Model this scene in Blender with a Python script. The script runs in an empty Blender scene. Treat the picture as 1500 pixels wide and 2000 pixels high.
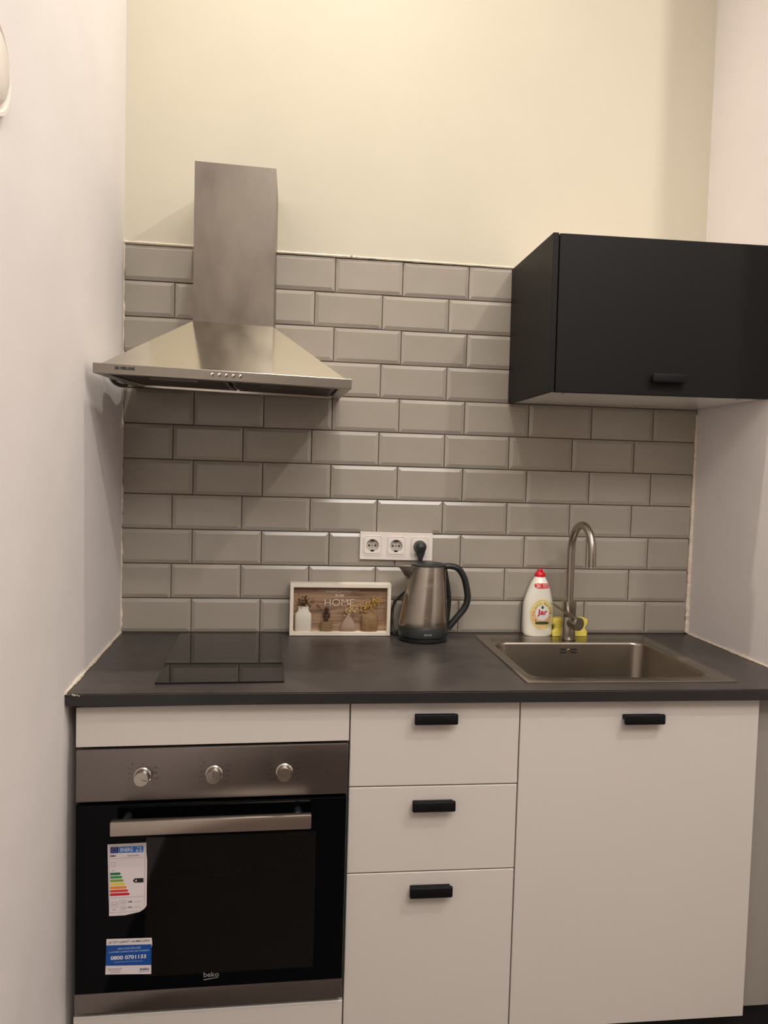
import bpy, bmesh, math, random
from mathutils import Vector, Matrix, Euler

S = bpy.context.scene
COL = S.collection
Z0 = 0.905            # height of the worktop; every z below is measured from it

# ------------------------------------------------------------------ camera
cam_d = bpy.data.cameras.new('camera')
cam = bpy.data.objects.new('camera', cam_d)
COL.objects.link(cam)
cam.location = (0.48775, -2.35133, 0.49667 + Z0)
cam.rotation_euler = (math.radians(86.9733), math.radians(-1.5750), math.radians(-6.8344))
cam_d.sensor_fit = 'HORIZONTAL'
cam_d.sensor_width = 36.0
cam_d.lens = 1522.48 / 1500 * 36.0
cam_d.clip_start = 0.02
S.camera = cam

# ------------------------------------------------------------------ world, lights, exposure
w = bpy.data.worlds.new('world'); S.world = w; w.use_nodes = True
w.node_tree.nodes['Background'].inputs[0].default_value = (1.0, 0.93, 0.85, 1)
w.node_tree.nodes['Background'].inputs[1].default_value = 0.05
S.view_settings.view_transform = 'Standard'
S.view_settings.look = 'None'
S.view_settings.exposure = 0.07
S.view_settings.gamma = 1.0
S.view_settings.use_curve_mapping = False

def point(name, loc, power, color, radius):
    d = bpy.data.lights.new(name, 'POINT'); d.energy = power; d.color = color; d.shadow_soft_size = radius
    o = bpy.data.objects.new(name, d); COL.objects.link(o); o.location = (loc[0], loc[1], loc[2] + Z0)
    return o
point('ceiling_bulb', (1.95, -2.02, 2.42), 58, (1.0, 0.95, 0.89), 0.035)       # bulb behind the camera, right
d = bpy.data.lights.new('ceiling_spot', 'AREA'); d.shape = 'DISK'; d.size = 0.09; d.energy = 11.0; d.spread = math.radians(112); d.color = (1.0, 0.95, 0.84)   # downlight in the ceiling above the worktop
o = bpy.data.objects.new('ceiling_spot', d); COL.objects.link(o); o.location = (0.56, -0.58, 2.93 + Z0)

d = bpy.data.lights.new('added_fill_light', 'AREA'); d.shape = 'DISK'; d.size = 1.7; d.energy = 84; d.color = (1.0, 0.96, 0.93)   # unseen soft fill light, added to lift the shadows
o = bpy.data.objects.new('added_fill_light', d); COL.objects.link(o); o.location = (1.2, -3.7, 2.90 + Z0)

# ------------------------------------------------------------------ materials
def srgb(r, g, b):
    f = lambda c: (c / 12.92 if c <= 0.04045 else ((c + 0.055) / 1.055) ** 2.4)
    return (f(r / 255), f(g / 255), f(b / 255), 1)

def mat(name, col, rough=0.5, metal=0.0, noise=None, bump=None, coat=0.0, spec=0.5, rnd=0.0, rough_noise=0.0,
        trans=0.0, aniso=0.0, stretch=(1, 1, 1)):
    """noise=(scale, amount, detail) colour mottling; bump=(scale, strength, distance); rnd = variation per object"""
    m = bpy.data.materials.new(name); m.use_nodes = True
    nt = m.node_tree; N = nt.nodes; L = nt.links; b = N['Principled BSDF']
    b.inputs['Base Color'].default_value = col
    b.inputs['Roughness'].default_value = rough
    b.inputs['Metallic'].default_value = metal
    b.inputs['Coat Weight'].default_value = coat
    b.inputs['Coat Roughness'].default_value = 0.06
    b.inputs['Specular IOR Level'].default_value = spec
    b.inputs['Transmission Weight'].default_value = trans
    b.inputs['Anisotropic'].default_value = aniso
    tc = N.new('ShaderNodeTexCoord'); mp = N.new('ShaderNodeMapping'); mp.inputs['Scale'].default_value = stretch
    L.new(tc.outputs['Object'], mp.inputs['Vector'])
    colour = None
    if noise:
        n = N.new('ShaderNodeTexNoise'); n.inputs['Scale'].default_value = noise[0]; n.inputs['Detail'].default_value = noise[2]
        n.inputs['Roughness'].default_value = 0.6
        L.new(mp.outputs[0], n.inputs['Vector'])
        r = N.new('ShaderNodeMapRange'); r.inputs['From Min'].default_value = 0.3; r.inputs['From Max'].default_value = 0.7
        r.inputs['To Min'].default_value = 1 - noise[1]; r.inputs['To Max'].default_value = 1 + noise[1]
        L.new(n.outputs['Fac'], r.inputs['Value'])
        mx = N.new('ShaderNodeVectorMath'); mx.operation = 'SCALE'; mx.inputs[0].default_value = col[:3]
        L.new(r.outputs[0], mx.inputs['Scale']); colour = mx.outputs[0]
        if rough_noise:
            r2 = N.new('ShaderNodeMapRange'); r2.inputs['From Min'].default_value = 0.3; r2.inputs['From Max'].default_value = 0.7
            r2.inputs['To Min'].default_value = max(0, rough - rough_noise); r2.inputs['To Max'].default_value = rough + rough_noise
            L.new(n.outputs['Fac'], r2.inputs['Value']); L.new(r2.outputs[0], b.inputs['Roughness'])
    if rnd:
        oi = N.new('ShaderNodeObjectInfo'); r = N.new('ShaderNodeMapRange')
        r.inputs['To Min'].default_value = 1 - rnd; r.inputs['To Max'].default_value = 1 + rnd
        L.new(oi.outputs['Random'], r.inputs['Value'])
        mx = N.new('ShaderNodeVectorMath'); mx.operation = 'SCALE'
        if colour: L.new(colour, mx.inputs[0])
        else: mx.inputs[0].default_value = col[:3]
        L.new(r.outputs[0], mx.inputs['Scale']); colour = mx.outputs[0]
    if colour: L.new(colour, b.inputs['Base Color'])
    if bump:
        n = N.new('ShaderNodeTexNoise'); n.inputs['Scale'].default_value = bump[0]; n.inputs['Detail'].default_value = 4
        L.new(mp.outputs[0], n.inputs['Vector'])
        bp = N.new('ShaderNodeBump'); bp.inputs['Strength'].default_value = bump[1]; bp.inputs['Distance'].default_value = bump[2]
        L.new(n.outputs['Fac'], bp.inputs['Height']); L.new(bp.outputs[0], b.inputs['Normal'])
    return m

M = {}
M['paint'] = mat('cream_wall_paint', srgb(204, 197, 178), 0.75, noise=(1.7, 0.025, 3), bump=(9, 0.35, 0.004))
M['paint_side'] = mat('white_wall_paint', srgb(232, 226, 223), 0.7, noise=(2.2, 0.03, 4), bump=(6, 0.5, 0.006))
M['grout'] = mat('grout', srgb(92, 80, 70), 0.9, noise=(60, 0.15, 2))
M['tile'] = mat('glazed_tile', srgb(163, 155, 143), 0.2, noise=(7, 0.04, 2), bump=(11, 0.12, 0.0015), rnd=0.035, spec=0.5, rough_noise=0.04)
M['caulk'] = mat('caulk', srgb(226, 212, 192), 0.5, noise=(120, 0.12, 3), bump=(90, 0.6, 0.002))
M['floor'] = mat('floor_laminate', srgb(74, 60, 50), 0.5, noise=(5, 0.15, 4), stretch=(1, 6, 1))  # colour darkened to stand in for the unlit room in reflections
M['cabinet'] = mat('white_laminate', srgb(210, 203, 194), 0.42, noise=(1.5, 0.012, 1))
M['cabinet_in'] = mat('carcass_white', srgb(214, 205, 196), 0.5)
M['under'] = mat('glossy_white_panel', srgb(250, 248, 244), 0.14)
M['plinth'] = mat('black_plinth', srgb(26, 25, 27), 0.5)
M['black'] = mat('matt_black_laminate', srgb(20, 18, 16), 0.5, noise=(2, 0.05, 2), spec=0.2)
M['handle'] = mat('black_handle', srgb(7, 7, 9), 0.6, spec=0.25)
M['steel_rim'] = mat('steel_lip_dim_reflection', srgb(148, 142, 132), 0.3, 1.0, noise=(8, .03, 3), stretch=(1, 20, 20))  # hood steel again, its dimmer reflection put into a darker colour
M['steel'] = mat('brushed_steel', srgb(198, 192, 182), 0.11, 1.0, noise=(9, 0.012, 3), rough_noise=0.012, stretch=(1, 30, 30))
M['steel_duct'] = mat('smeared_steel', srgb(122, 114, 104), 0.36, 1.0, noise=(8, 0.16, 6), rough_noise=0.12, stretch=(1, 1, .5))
M['steel_v'] = mat('kettle_steel', srgb(168, 160, 148), 0.24, 1.0, noise=(6, 0.06, 4), rough_noise=0.05, stretch=(1, 1, 12))
M['steel_panel'] = mat('oven_steel', srgb(136, 129, 125), 0.33, 1.0, noise=(4, 0.05, 4), rough_noise=0.04, stretch=(1, 2, 2))
M['steel_sink'] = mat('sink_steel', srgb(150, 142, 130), 0.26, 1.0, noise=(3, 0.03, 2), rough_noise=0.03)
M['nickel'] = mat('brushed_nickel', srgb(172, 164, 152), 0.3, 1.0, noise=(20, 0.02, 3), stretch=(1, 1, 20))
M['chrome'] = mat('chrome', srgb(215, 210, 200), 0.12, 1.0)
M['knob'] = mat('knob_steel', srgb(200, 194, 184), 0.2, 1.0)
M['filter'] = mat('hood_filter', srgb(84, 74, 68), 0.4, 0.8, noise=(200, 0.15, 2))
M['dark_in'] = mat('dark_inside', srgb(16, 15, 15), 0.7)
M['oven_glass'] = mat('oven_black_glass', srgb(4, 5, 7), 0.06, spec=0.12)
M['hob'] = mat('hob_glass', srgb(12, 11, 12), 0.03, spec=0.5)
M['hob_ring'] = mat('hob_print', srgb(48, 44, 42), 0.25)
M['rubber'] = mat('dark_plastic', srgb(34, 37, 37), 0.4)
M['rubber2'] = mat('black_plastic', srgb(30, 32, 33), 0.3)
M['plastic_w'] = mat('white_plastic', srgb(236, 228, 220), 0.28)
M['hole'] = mat('socket_hole', srgb(20, 18, 17), 0.6)
M['print_k'] = mat('black_print', srgb(24, 24, 26), 0.5)
M['print_w'] = mat('white_print', srgb(232, 230, 228), 0.5)
M['print_g'] = mat('grey_print', srgb(120, 120, 124), 0.5)
M['logo'] = mat('silver_logo', srgb(150, 150, 150), 0.4, 0.3)
M['sticker'] = mat('sticker_paper', srgb(222, 212, 212), 0.4)
M['blue'] = mat('sticker_blue', srgb(18, 74, 152), 0.35)
M['navy'] = mat('flag_blue', srgb(32, 52, 120), 0.35)
M['skyblue'] = mat('energy_blue', srgb(40, 110, 185), 0.35)
M['text_blue'] = mat('light_blue_print', srgb(176, 200, 232), 0.4)
for i, c in enumerate([(20, 110, 70), (52, 140, 70), (130, 160, 60), (225, 200, 60), (226, 140, 50), (215, 60, 50), (190, 30, 45)]):
    M['bar%d' % i] = mat('energy_bar_ink_%d' % i, srgb(*c), 0.4)
M['frame_w'] = mat('white_frame_wood', srgb(232, 222, 205), 0.45, noise=(20, 0.03, 3))
M['jar_w'] = mat('white_ceramic', srgb(222, 214, 200), 0.4)
M['jar_o'] = mat('rattan', srgb(132, 106, 72), 0.6, noise=(90, 0.25, 3), bump=(90, 0.5, 0.002), stretch=(1, 1, 4))
M['jar_t'] = mat('taupe_ceramic', srgb(156, 132, 114), 0.5)
M['jar_b'] = mat('basket_weave', srgb(134, 104, 68), 0.6, noise=(70, 0.25, 3), bump=(80, 0.6, 0.002), stretch=(1, 1, 3))
M['fl_y'] = mat('yellow_dried_flower', srgb(196, 160, 84), 0.7, rnd=0.1, noise=(150, 0.3, 2))
M['fl_w'] = mat('cream_dried_flower', srgb(206, 180, 130), 0.7, noise=(150, 0.25, 2))
M['fl_d'] = mat('brown_dried_flower', srgb(74, 52, 38), 0.8, noise=(120, 0.4, 2))
M['stem'] = mat('dry_stem', srgb(96, 72, 46), 0.8)
M['bottle'] = mat('white_bottle', srgb(234, 230, 216), 0.25)
M['red'] = mat('red_cap', srgb(206, 22, 40), 0.25)
M['badge'] = mat('red_badge', srgb(216, 62, 60), 0.35)
M['lab_y'] = mat('label_yellow', srgb(228, 208, 140), 0.4, noise=(90, 0.08, 3))
M['lab_o'] = mat('label_peach', srgb(232, 186, 140), 0.4)
M['lab_g'] = mat('label_green', srgb(58, 84, 44), 0.4)
M['sponge'] = mat('yellow_sponge', srgb(240, 222, 104), 0.9, noise=(160, 0.15, 3), bump=(220, 0.8, 0.003))
M['cable'] = mat('black_cable', srgb(22, 22, 24), 0.35)

# wood backing of the sign: real grain, horizontal
def wood():
    m = mat('washed_wood', srgb(160, 124, 96), 0.55)
    nt = m.node_tree; N = nt.nodes; L = nt.links
    tc = N.new('ShaderNodeTexCoord'); mp = N.new('ShaderNodeMapping'); mp.inputs['Scale'].default_value = (8, 8, 120)
    L.new(tc.outputs['Object'], mp.inputs[0])
    n = N.new('ShaderNodeTexNoise'); n.inputs['Scale'].default_value = 1.0; n.inputs['Detail'].default_value = 6; n.inputs['Distortion'].default_value = 0.6
    L.new(mp.outputs[0], n.inputs['Vector'])
    cr = N.new('ShaderNodeValToRGB'); cr.color_ramp.elements[0].position = 0.3; cr.color_ramp.elements[0].color = srgb(116, 88, 66)
    cr.color_ramp.elements[1].position = 0.7; cr.color_ramp.elements[1].color = srgb(184, 150, 120)
    L.new(n.outputs['Fac'], cr.inputs[0]); L.new(cr.outputs[0], N['Principled BSDF'].inputs['Base Color'])
    return m
M['wood'] = wood()

# worktop: dark concrete look
def stone():
    m = mat('dark_worktop_laminate', srgb(74, 68, 66), 0.36)
    nt = m.node_tree; N = nt.nodes; L = nt.links
    tc = N.new('ShaderNodeTexCoord')
    n = N.new('ShaderNodeTexNoise'); n.inputs['Scale'].default_value = 4.5; n.inputs['Detail'].default_value = 9; n.inputs['Roughness'].default_value = 0.68
    L.new(tc.outputs['Object'], n.inputs['Vector'])
    cr = N.new('ShaderNodeValToRGB'); cr.color_ramp.elements[0].position = 0.32; cr.color_ramp.elements[0].color = srgb(40, 36, 36)
    cr.color_ramp.elements[1].position = 0.72; cr.color_ramp.elements[1].color = srgb(78, 71, 67)
    L.new(n.outputs['Fac'], cr.inputs[0]); L.new(cr.outputs[0], N['Principled BSDF'].inputs['Base Color'])
    r = N.new('ShaderNodeMapRange'); r.inputs['To Min'].default_value = 0.28; r.inputs['To Max'].default_value = 0.5
    L.new(n.outputs['Fac'], r.inputs[0]); L.new(r.outputs[0], N['Principled BSDF'].inputs['Roughness'])
    return m
M['stone'] = stone()

# ------------------------------------------------------------------ mesh helpers (coordinates: x right, y into the wall, z above worktop)
def obj(name, bm, m, parent=None, smooth=False, warp=None, mods=None):
    if warp:
        for v in bm.verts: v.co = Vector(warp(*v.co))
    bmesh.ops.recalc_face_normals(bm, faces=bm.faces[:])
    root = parent
    off = Vector((0, 0, 0))
    while root is not None:
        off += root.location; root = root.parent
    for v in bm.verts: v.co = v.co + Vector((0, 0, Z0)) - off
    me = bpy.data.meshes.new(name); bm.to_mesh(me); bm.free()
    me.materials.append(m)
    if smooth:
        for p in me.polygons: p.use_smooth = True
        try: me.set_sharp_from_angle(angle=math.radians(35))
        except Exception: pass
    o = bpy.data.objects.new(name, me); COL.objects.link(o)
    if parent: o.parent = parent
    return o

def thing(name, label, cat, loc, group=None):
    o = bpy.data.objects.new(name, None); COL.objects.link(o); o.empty_display_size = 0.05
    o.location = (loc[0], loc[1], loc[2] + Z0)
    o['label'] = label; o['category'] = cat
    if group: o['group'] = group
    return o
def tag(o, label, cat, group=None):
    o['label'] = label; o['category'] = cat
    if group: o['group'] = group
    return o
def struct(o): o['kind'] = 'structure'; return o

def box(bm, x0, x1, y0, y1, z0, z1, bev=0.0, seg=2):
    r = bmesh.ops.create_cube(bm, size=1)
    for v in r['verts']:
        v.co = Vector(((x0 + x1) / 2 + v.co.x * (x1 - x0), (y0 + y1) / 2 + v.co.y * (y1 - y0), (z0 + z1) / 2 + v.co.z * (z1 - z0)))
    if bev > 0:
        es = list({e for v in r['verts'] for e in v.link_edges})
        bmesh.ops.bevel(bm, geom=es, offset=bev, segments=seg, profile=0.5, affect='EDGES')
    return bm
def B(*a, **k): return box(bmesh.new(), *a, **k)

def frame_of(d):
    d = d.normalized(); a = Vector((0, 0, 1)) if abs(d.z) < 0.9 else Vector((1, 0, 0))
    u = d.cross(a).normalized(); return u, d.cross(u).normalized()

def tube(bm, pts, r, seg=12, cap=True):
    pts = [Vector(p) for p in pts]; n = len(pts)
    rr = r if isinstance(r, (list, tuple)) else [r] * n
    rings = []; u = None
    for i, p in enumerate(pts):
        d = (pts[min(i + 1, n - 1)] - pts[max(i - 1, 0)]).normalized()
        if u is None: u, v = frame_of(d)
        else:
            u = (u - d * u.dot(d)).normalized(); v = d.cross(u)
        rings.append([bm.verts.new(p + rr[i] * (u * math.cos(2 * math.pi * k / seg) + v * math.sin(2 * math.pi * k / seg))) for k in range(seg)])
    for a, b in zip(rings, rings[1:]):
        for k in range(seg): bm.faces.new((a[k], a[(k + 1) % seg], b[(k + 1) % seg], b[k]))
    if cap: bm.faces.new(rings[0]); bm.faces.new(rings[-1])
    return bm

def spline(pts, n=8):
    P = [Vector(p) for p in pts]; P = [P[0] * 2 - P[1]] + P + [P[-1] * 2 - P[-2]]; out = []
    for i in range(1, len(P) - 2):
        for k in range(n):
            t = k / n
            out.append(0.5 * ((2 * P[i]) + (P[i + 1] - P[i - 1]) * t + (2 * P[i - 1] - 5 * P[i] + 4 * P[i + 1] - P[i + 2]) * t * t
                              + (3 * P[i] - P[i - 1] - 3 * P[i + 1] + P[i + 2]) * t ** 3))
    out.append(P[-2]); return out

def loft(bm, loops, cap0=True, cap1=True):
    R = [[bm.verts.new(p) for p in l] for l in loops]; n = len(R[0])
    for a, b in zip(R, R[1:]):
        for k in range(n): bm.faces.new((a[k], a[(k + 1) % n], b[(k + 1) % n], b[k]))
    if cap0: bm.faces.new(R[0])
    if cap1: bm.faces.new(R[-1])
    return bm

def lathe(bm, prof, cx, cy, seg=32, sy=1.0, cap0=True, cap1=True):
    """prof: (r, z) or (r, z, dx)"""
    return loft(bm, [[(cx + (p[2] if len(p) > 2 else 0) + p[0] * math.cos(2 * math.pi * k / seg), cy + sy * p[0] * math.sin(2 * math.pi * k / seg), p[1])
                      for k in range(seg)] for p in prof], cap0, cap1)

def ylathe(bm, prof, cx, cz, seg=28, cap0=True, cap1=True):
    """turned about an axis along y; prof: (r, y)"""
    return loft(bm, [[(cx + r * math.cos(2 * math.pi * k / seg), y, cz + r * math.sin(2 * math.pi * k / seg)) for k in range(seg)] for r, y in prof], cap0, cap1)

def rrect(x0, x1, y0, y1, r, z, n=6):
    pts = []
    for cx, cy, a0 in ((x1 - r, y1 - r, 0), (x0 + r, y1 - r, 90), (x0 + r, y0 + r, 180), (x1 - r, y0 + r, 270)):
        for k in range(n + 1):
            a = math.radians(a0 + 90 * k / n); pts.append((cx + r * math.cos(a), cy + r * math.sin(a), z))
    return pts

def poly_y(bm, pts, y0, y1):
    """extrude a polygon given in x, z from y0 to y1"""
    return loft(bm, [[(x, y0, z) for x, z in pts], [(x, y1, z) for x, z in pts]])

def text_bm(s, x, z, width, y, height=None, italic=0.0, bold=0.0, depth=0.0002, fit=None):
    """letters standing in an x-z plane facing the camera, centred on (x, z); width/height in metres"""
    c = bpy.data.curves.new('t', 'FONT'); c.body = s; c.align_x = 'CENTER'; c.align_y = 'CENTER'
    c.extrude = 0.0; c.offset = bold; c.shear = italic; c.resolution_u = 5
    o = bpy.data.objects.new('t', c); COL.objects.link(o)
    bpy.context.view_layer.update()
    me = bpy.data.meshes.new_from_object(o.evaluated_get(bpy.context.evaluated_depsgraph_get()))
    bm = bmesh.new(); bm.from_mesh(me)
    bpy.data.objects.remove(o); bpy.data.curves.remove(c); bpy.data.meshes.remove(me)
    xs = [v.co.x for v in bm.verts]; ys = [v.co.y for v in bm.verts]
    w0, h0 = max(xs) - min(xs), max(ys) - min(ys); mx, my = (max(xs) + min(xs)) / 2, (max(ys) + min(ys)) / 2
    sx = width / w0; sz = (height / h0) if height else sx
    for v in bm.verts: v.co = Vector((x + (v.co.x - mx) * sx, y, z + (v.co.y - my) * sz))
    return bm

def strip(name, pts_a, pts_b, m, parent=None, y=None): pass

rng = random.Random(7)

# ================================================================== ROOM
LW = lambda y: -0.026 * y          # the left wall leans into the room towards the front
XR = 1.768                         # right wall
CEIL = 2.95
def wallbox(name, quad, m, z0=-Z0, z1=CEIL):
    bm = bmesh.new(); loft(bm, [[(x, y, z0) for x, y in quad], [(x, y, z1) for x, y in quad]])
    return struct(obj(name, bm, m))
bm = bmesh.new()
box(bm, -0.12, XR + 0.12, 0.006, 0.12, -Z0, 1.1225)
wall_back = struct(obj('wall_back', bm, M['grout']))
bm = bmesh.new(); loft(bm, [[(-0.12, 0.0025, 1.1295), (XR + .12, 0.0025, 1.1215), (XR + .12, 0.12, 1.1215), (-.12, 0.12, 1.1295)],
                            [(-0.12, 0.0025, CEIL), (XR + .12, 0.0025, CEIL), (XR + .12, 0.12, CEIL), (-.12, 0.12, CEIL)]])
upper = obj('plaster', bm, M['paint'], wall_back)
wall_left = wallbox('wall_left', [(LW(0.1), 0.1), (LW(-4.95), -4.95), (LW(-4.95) - .22, -4.95), (-.12, 0.1)], M['paint_side'])
wall_right = wallbox('wall_right', [(XR, 0.1), (XR, -.95), (XR + .12, -.95), (XR + .12, 0.1)], M['paint_side'])
wallbox('wall_return', [(XR + .12, -.83), (XR + .12, -.95), (3.62, -.95), (3.62, -.83)], M['paint_side'])
wallbox('wall_far_right', [(3.5, -.95), (3.5, -4.95), (3.62, -4.95), (3.62, -.95)], M['paint_side'])
wall_front = wallbox('wall_front', [(0, -4.8), (3.5, -4.8), (3.5, -4.92), (0, -4.92)], mat('dim_far_wall', srgb(120, 110, 102), .8))  # darker colour stands in for the unlit room behind the camera
struct(obj('floor', B(-.12, 3.62, -4.95, .12, -Z0 - .05, -Z0), M['floor']))
struct(obj('ceiling', B(-.12, 3.62, -4.95, .12, CEIL, CEIL + .05), M['paint_side']))

# ---- tiles: bevelled metro tiles, one object each
PX, PZ, FB = 0.2028, 0.1021, 0.7071
TM = {}
def tile_mesh(wd, bl, br):
    key = (round(wd, 4), bl, br)
    if key in TM: return TM[key]
    h = PZ - 0.0026; bv = 0.0095; bm = bmesh.new()
    a, b = -wd / 2, wd / 2
    def ring(il, ir, iz, y): return [(a + il, y, -h / 2 + iz), (b - ir, y, -h / 2 + iz), (b - ir, y, h / 2 - iz), (a + il, y, h / 2 - iz)]
    f = lambda k: k
    loft(bm, [ring(0, 0, 0, 0.0065), ring(0, 0, 0, 0.0042 if (bl and br) else 0.0042), ring(0.0006 * bl, 0.0006 * br, 0.0006, 0.0036),
              ring(bv * bl + .0002, bv * br + .0002, bv, 0.0004), ring(bv * bl + .0014, bv * br + .0014, bv + .0012, 0.0)], True, True)
    bmesh.ops.recalc_face_normals(bm, faces=bm.faces[:])
    me = bpy.data.meshes.new('tile'); bm.to_mesh(me); bm.free(); me.materials.append(M['tile']); TM[key] = me
    return me
XEND = [1.7570, 1.7570, 1.7575, 1.7580, 1.7590, 1.7610, 1.7645, 1.765, 1.765, 1.765, 1.765]
for k in range(11):
    edges = [0.0] + ([n * PX for n in range(1, 9)] if k % 2 == 0 else [(n + FB) * PX for n in range(0, 9)])
    edges = [e for e in edges if e < XEND[k] - 0.004] + [XEND[k] + 0.0013]
    for i in range(len(edges) - 1):
        x0, x1 = edges[i] + (0.0013 if i else 0.003), edges[i + 1] - 0.0013
        full_l = 1 if (i > 0 or k % 2 == 0 and False) else 0
        full_r = 1 if i < len(edges) - 2 else 0
        t = bpy.data.objects.new('tile', tile_mesh(x1 - x0, full_l, full_r)); COL.objects.link(t); t.parent = wall_back
        xm = (x0 + x1) / 2
        dz = 0.0065 * ((k + .5) / 11) * max(0, 1 - xm / 0.9)
        t.location = (xm, rng.uniform(-.0003, .0003), Z0 + (k + .5) * PZ + dz)
        t.rotation_euler = (rng.uniform(-.003, .003), rng.uniform(-.0015, .0015) , rng.uniform(-.0025, .0025))

# ---- caulk lines
def caulk(pts, wfun, name='caulk', parent=None, seg=6, jit=0.25, r2=random.Random(3)):
    P = [Vector(p) for p in pts]; n = 90; out = []; rr = []
    L = (P[-1] - P[0])
    for i in range(n + 1):
        t = i / n; out.append(P[0] + L * t + Vector((0, 0, 0))); rr.append(wfun(t) * (1 + r2.uniform(-jit, jit)))
    return obj(name, tube(bmesh.new(), out, rr, seg), M['caulk'], parent, smooth=True)
caulk([(XR - 0.003, 0.001, 0.004), (XR - 0.0015, 0.001, 0.70)], lambda t: 0.0088 - 0.0035 * t, parent=wall_right)
caulk([(0.0005, 0.002, 0.0), (0.0, 0.003, 1.13)], lambda t: 0.0032 + .0012 * math.sin(t * 40), parent=wall_left, jit=0.6)
caulk([(0.0, 0.001, 1.1335), (1.15, 0.001, 1.1255)], lambda t: 0.0035, parent=wall_back, jit=.3)
caulk([(0.002, -0.002, 0.001), (0.0185, -0.634, 0.001)], lambda t: 0.0035 + .001 * math.sin(t * 25), parent=wall_left, jit=.4)
caulk([(XR - .001, -0.002, 0.001), (XR - .001, -0.634, 0.001)], lambda t: 0.004 + .001 * math.sin(t * 17), parent=wall_right, jit=.4)
bm = bmesh.new()
for (x, z) in ((0.632, 1.129), (0.640, 1.1285), (0.652, 1.128), (0.668, 1.1275), (0.672, 1.1285), (0.71, 1.1262), (0.716, 1.1268), (0.722, 1.127), (0.727, 1.126), (0.655, 1.1305)):
    bmesh.ops.create_icosphere(bm, subdivisions=1, radius=rng.uniform(.0012, .0022), matrix=Matrix.Translation((x, -0.0022, z)))
o = obj('chipped_plaster', bm, M['grout'], wall_back); o['kind'] = 'stuff'

# round cover on the left wall, only its edge is in view
t = thing('wall_vent', 'round white vent cover on the left wall, cut by the left edge of the photo', 'vent', (LW(-1.092), -1.092, 1.091))
def xlathe(bm, prof, cy, cz, x0, seg=40):
    return loft(bm, [[(x0 + x, cy + r * math.cos(2 * math.pi * k / seg), cz + r * math.sin(2 * math.pi * k / seg)) for k in range(seg)] for r, x in prof])
obj('cover_ring', xlathe(bmesh.new(), [(0.078, -0.002), (0.078, 0.004), (0.074, 0.009), (0.068, 0.009), (0.064, 0.005), (0.060, 0.004)], -1.092, 1.091, LW(-1.092)), M['plastic_w'], t, True)
obj('cover_disc', xlathe(bmesh.new(), [(0.056, 0.004), (0.056, 0.010), (0.050, 0.013), (0.01, 0.014)], -1.092, 1.091, LW(-1.092)), M['plastic_w'], t, True)

# ================================================================== WORKTOP
bm = bmesh.new()
hx0, hx1, hy0, hy1 = 1.078, 1.553, -0.542, -0.128
xl0, xl1 = 0.003, 0.0195
for z in (0, -0.027):
    pass
def quadring(z):
    O = [(xl1, -0.634, z), (XR - .0015, -0.634, z), (XR - .0015, -0.0005, z), (xl0, -0.0005, z)]
    I = [(hx0, hy0, z), (hx1, hy0, z), (hx1, hy1, z), (hx0, hy1, z)]
    return O, I
O1, I1 = quadring(-0.0005); O0, I0 = quadring(-0.027)
vo1 = [bm.verts.new(p) for p in O1]; vi1 = [bm.verts.new(p) for p in I1]; vo0 = [bm.verts.new(p) for p in O0]; vi0 = [bm.verts.new(p) for p in I0]
for i in range(4):
    j = (i + 1) % 4
    bm.faces.new((vo1[i], vo1[j], vi1[j], vi1[i])); bm.faces.new((vo0[i], vo0[j], vi0[j], vi0[i]))
    bm.faces.new((vo1[i], vo1[j], vo0[j], vo0[i])); bm.faces.new((vi1[i], vi1[j], vi0[j], vi0[i]))
obj_edge = True
fe = [e for e in bm.edges if all(v in (vo1[0], vo1[1]) for v in e.verts)]
bmesh.ops.bevel(bm, geom=fe, offset=0.002, segments=2, affect='EDGES')
worktop = tag(obj('worktop', bm, M['stone'], smooth=False), 'long dark grey stone-look worktop running from wall to wall', 'worktop')
obj('edge_band', B(xl1 + .0004, XR - .002, -.6352, -.6338, -.0268, -.0022, .0004, 1), mat('dark_edge_band', srgb(38, 36, 35), 0.4, noise=(20, .12, 3)), worktop)
bm = bmesh.new()
for x, y, z, r in ((.034, -.6345, -.002, .0020), (.038, -.6354, -.003, .0021), (.043, -.6354, -.0028, .0016), (.047, -.6352, -.0045, .0014)):
    bmesh.ops.create_icosphere(bm, subdivisions=1, radius=r, matrix=Matrix.Translation((x, y, z)))
o = obj('chipped_edge', bm, M['caulk'], worktop)

# ================================================================== BASE CABINETS
YF = -0.61
def warpA(x, y, z): return (x, y, z + 0.0115 * (x - 0.6345))
def bar_handle(parent, x0, x1, z0, z1, yf, name='handle', warp=None, pro=0.025):
    bm = bmesh.new()
    box(bm, x0, x1, yf - pro, yf - pro + 0.010, z0, z1, 0.0035, 3)
    box(bm, x0 + .003, x1 - .003, yf - pro + 0.006, yf + 0.002, z0 + .008, z1 - .005, 0.001, 1)
    return obj(name, bm, M['handle'], parent, True)
def carcass(parent, x0, x1, z0=-0.829, z1=-0.0275, warp=None):
    bm = bmesh.new(); t = .018
    box(bm, x0, x0 + t, -.588, -.01, z0, z1); box(bm, x1 - t, x1, -.588, -.01, z0, z1)
    box(bm, x0 + t, x1 - t, -.588, -.01, z0, z0 + t); box(bm, x0 + t, x1 - t, -.02, -.01, z0 + t, z1)
    box(bm, x0 + t, x1 - t, -.588, -.50, z1 - t, z1)
    return obj('carcass', bm, M['cabinet_in'], parent)
def feet(parent, x0, x1):
    for x in (x0 + .05, x1 - .05):
        for y in (-.5, -.08):
            obj('leg', lathe(bmesh.new(), [(.02, -Z0), (.02, -Z0 + .01), (.012, -Z0 + .012), (.012, -.829)], x, y, 12), M['plinth'], parent, True)

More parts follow.
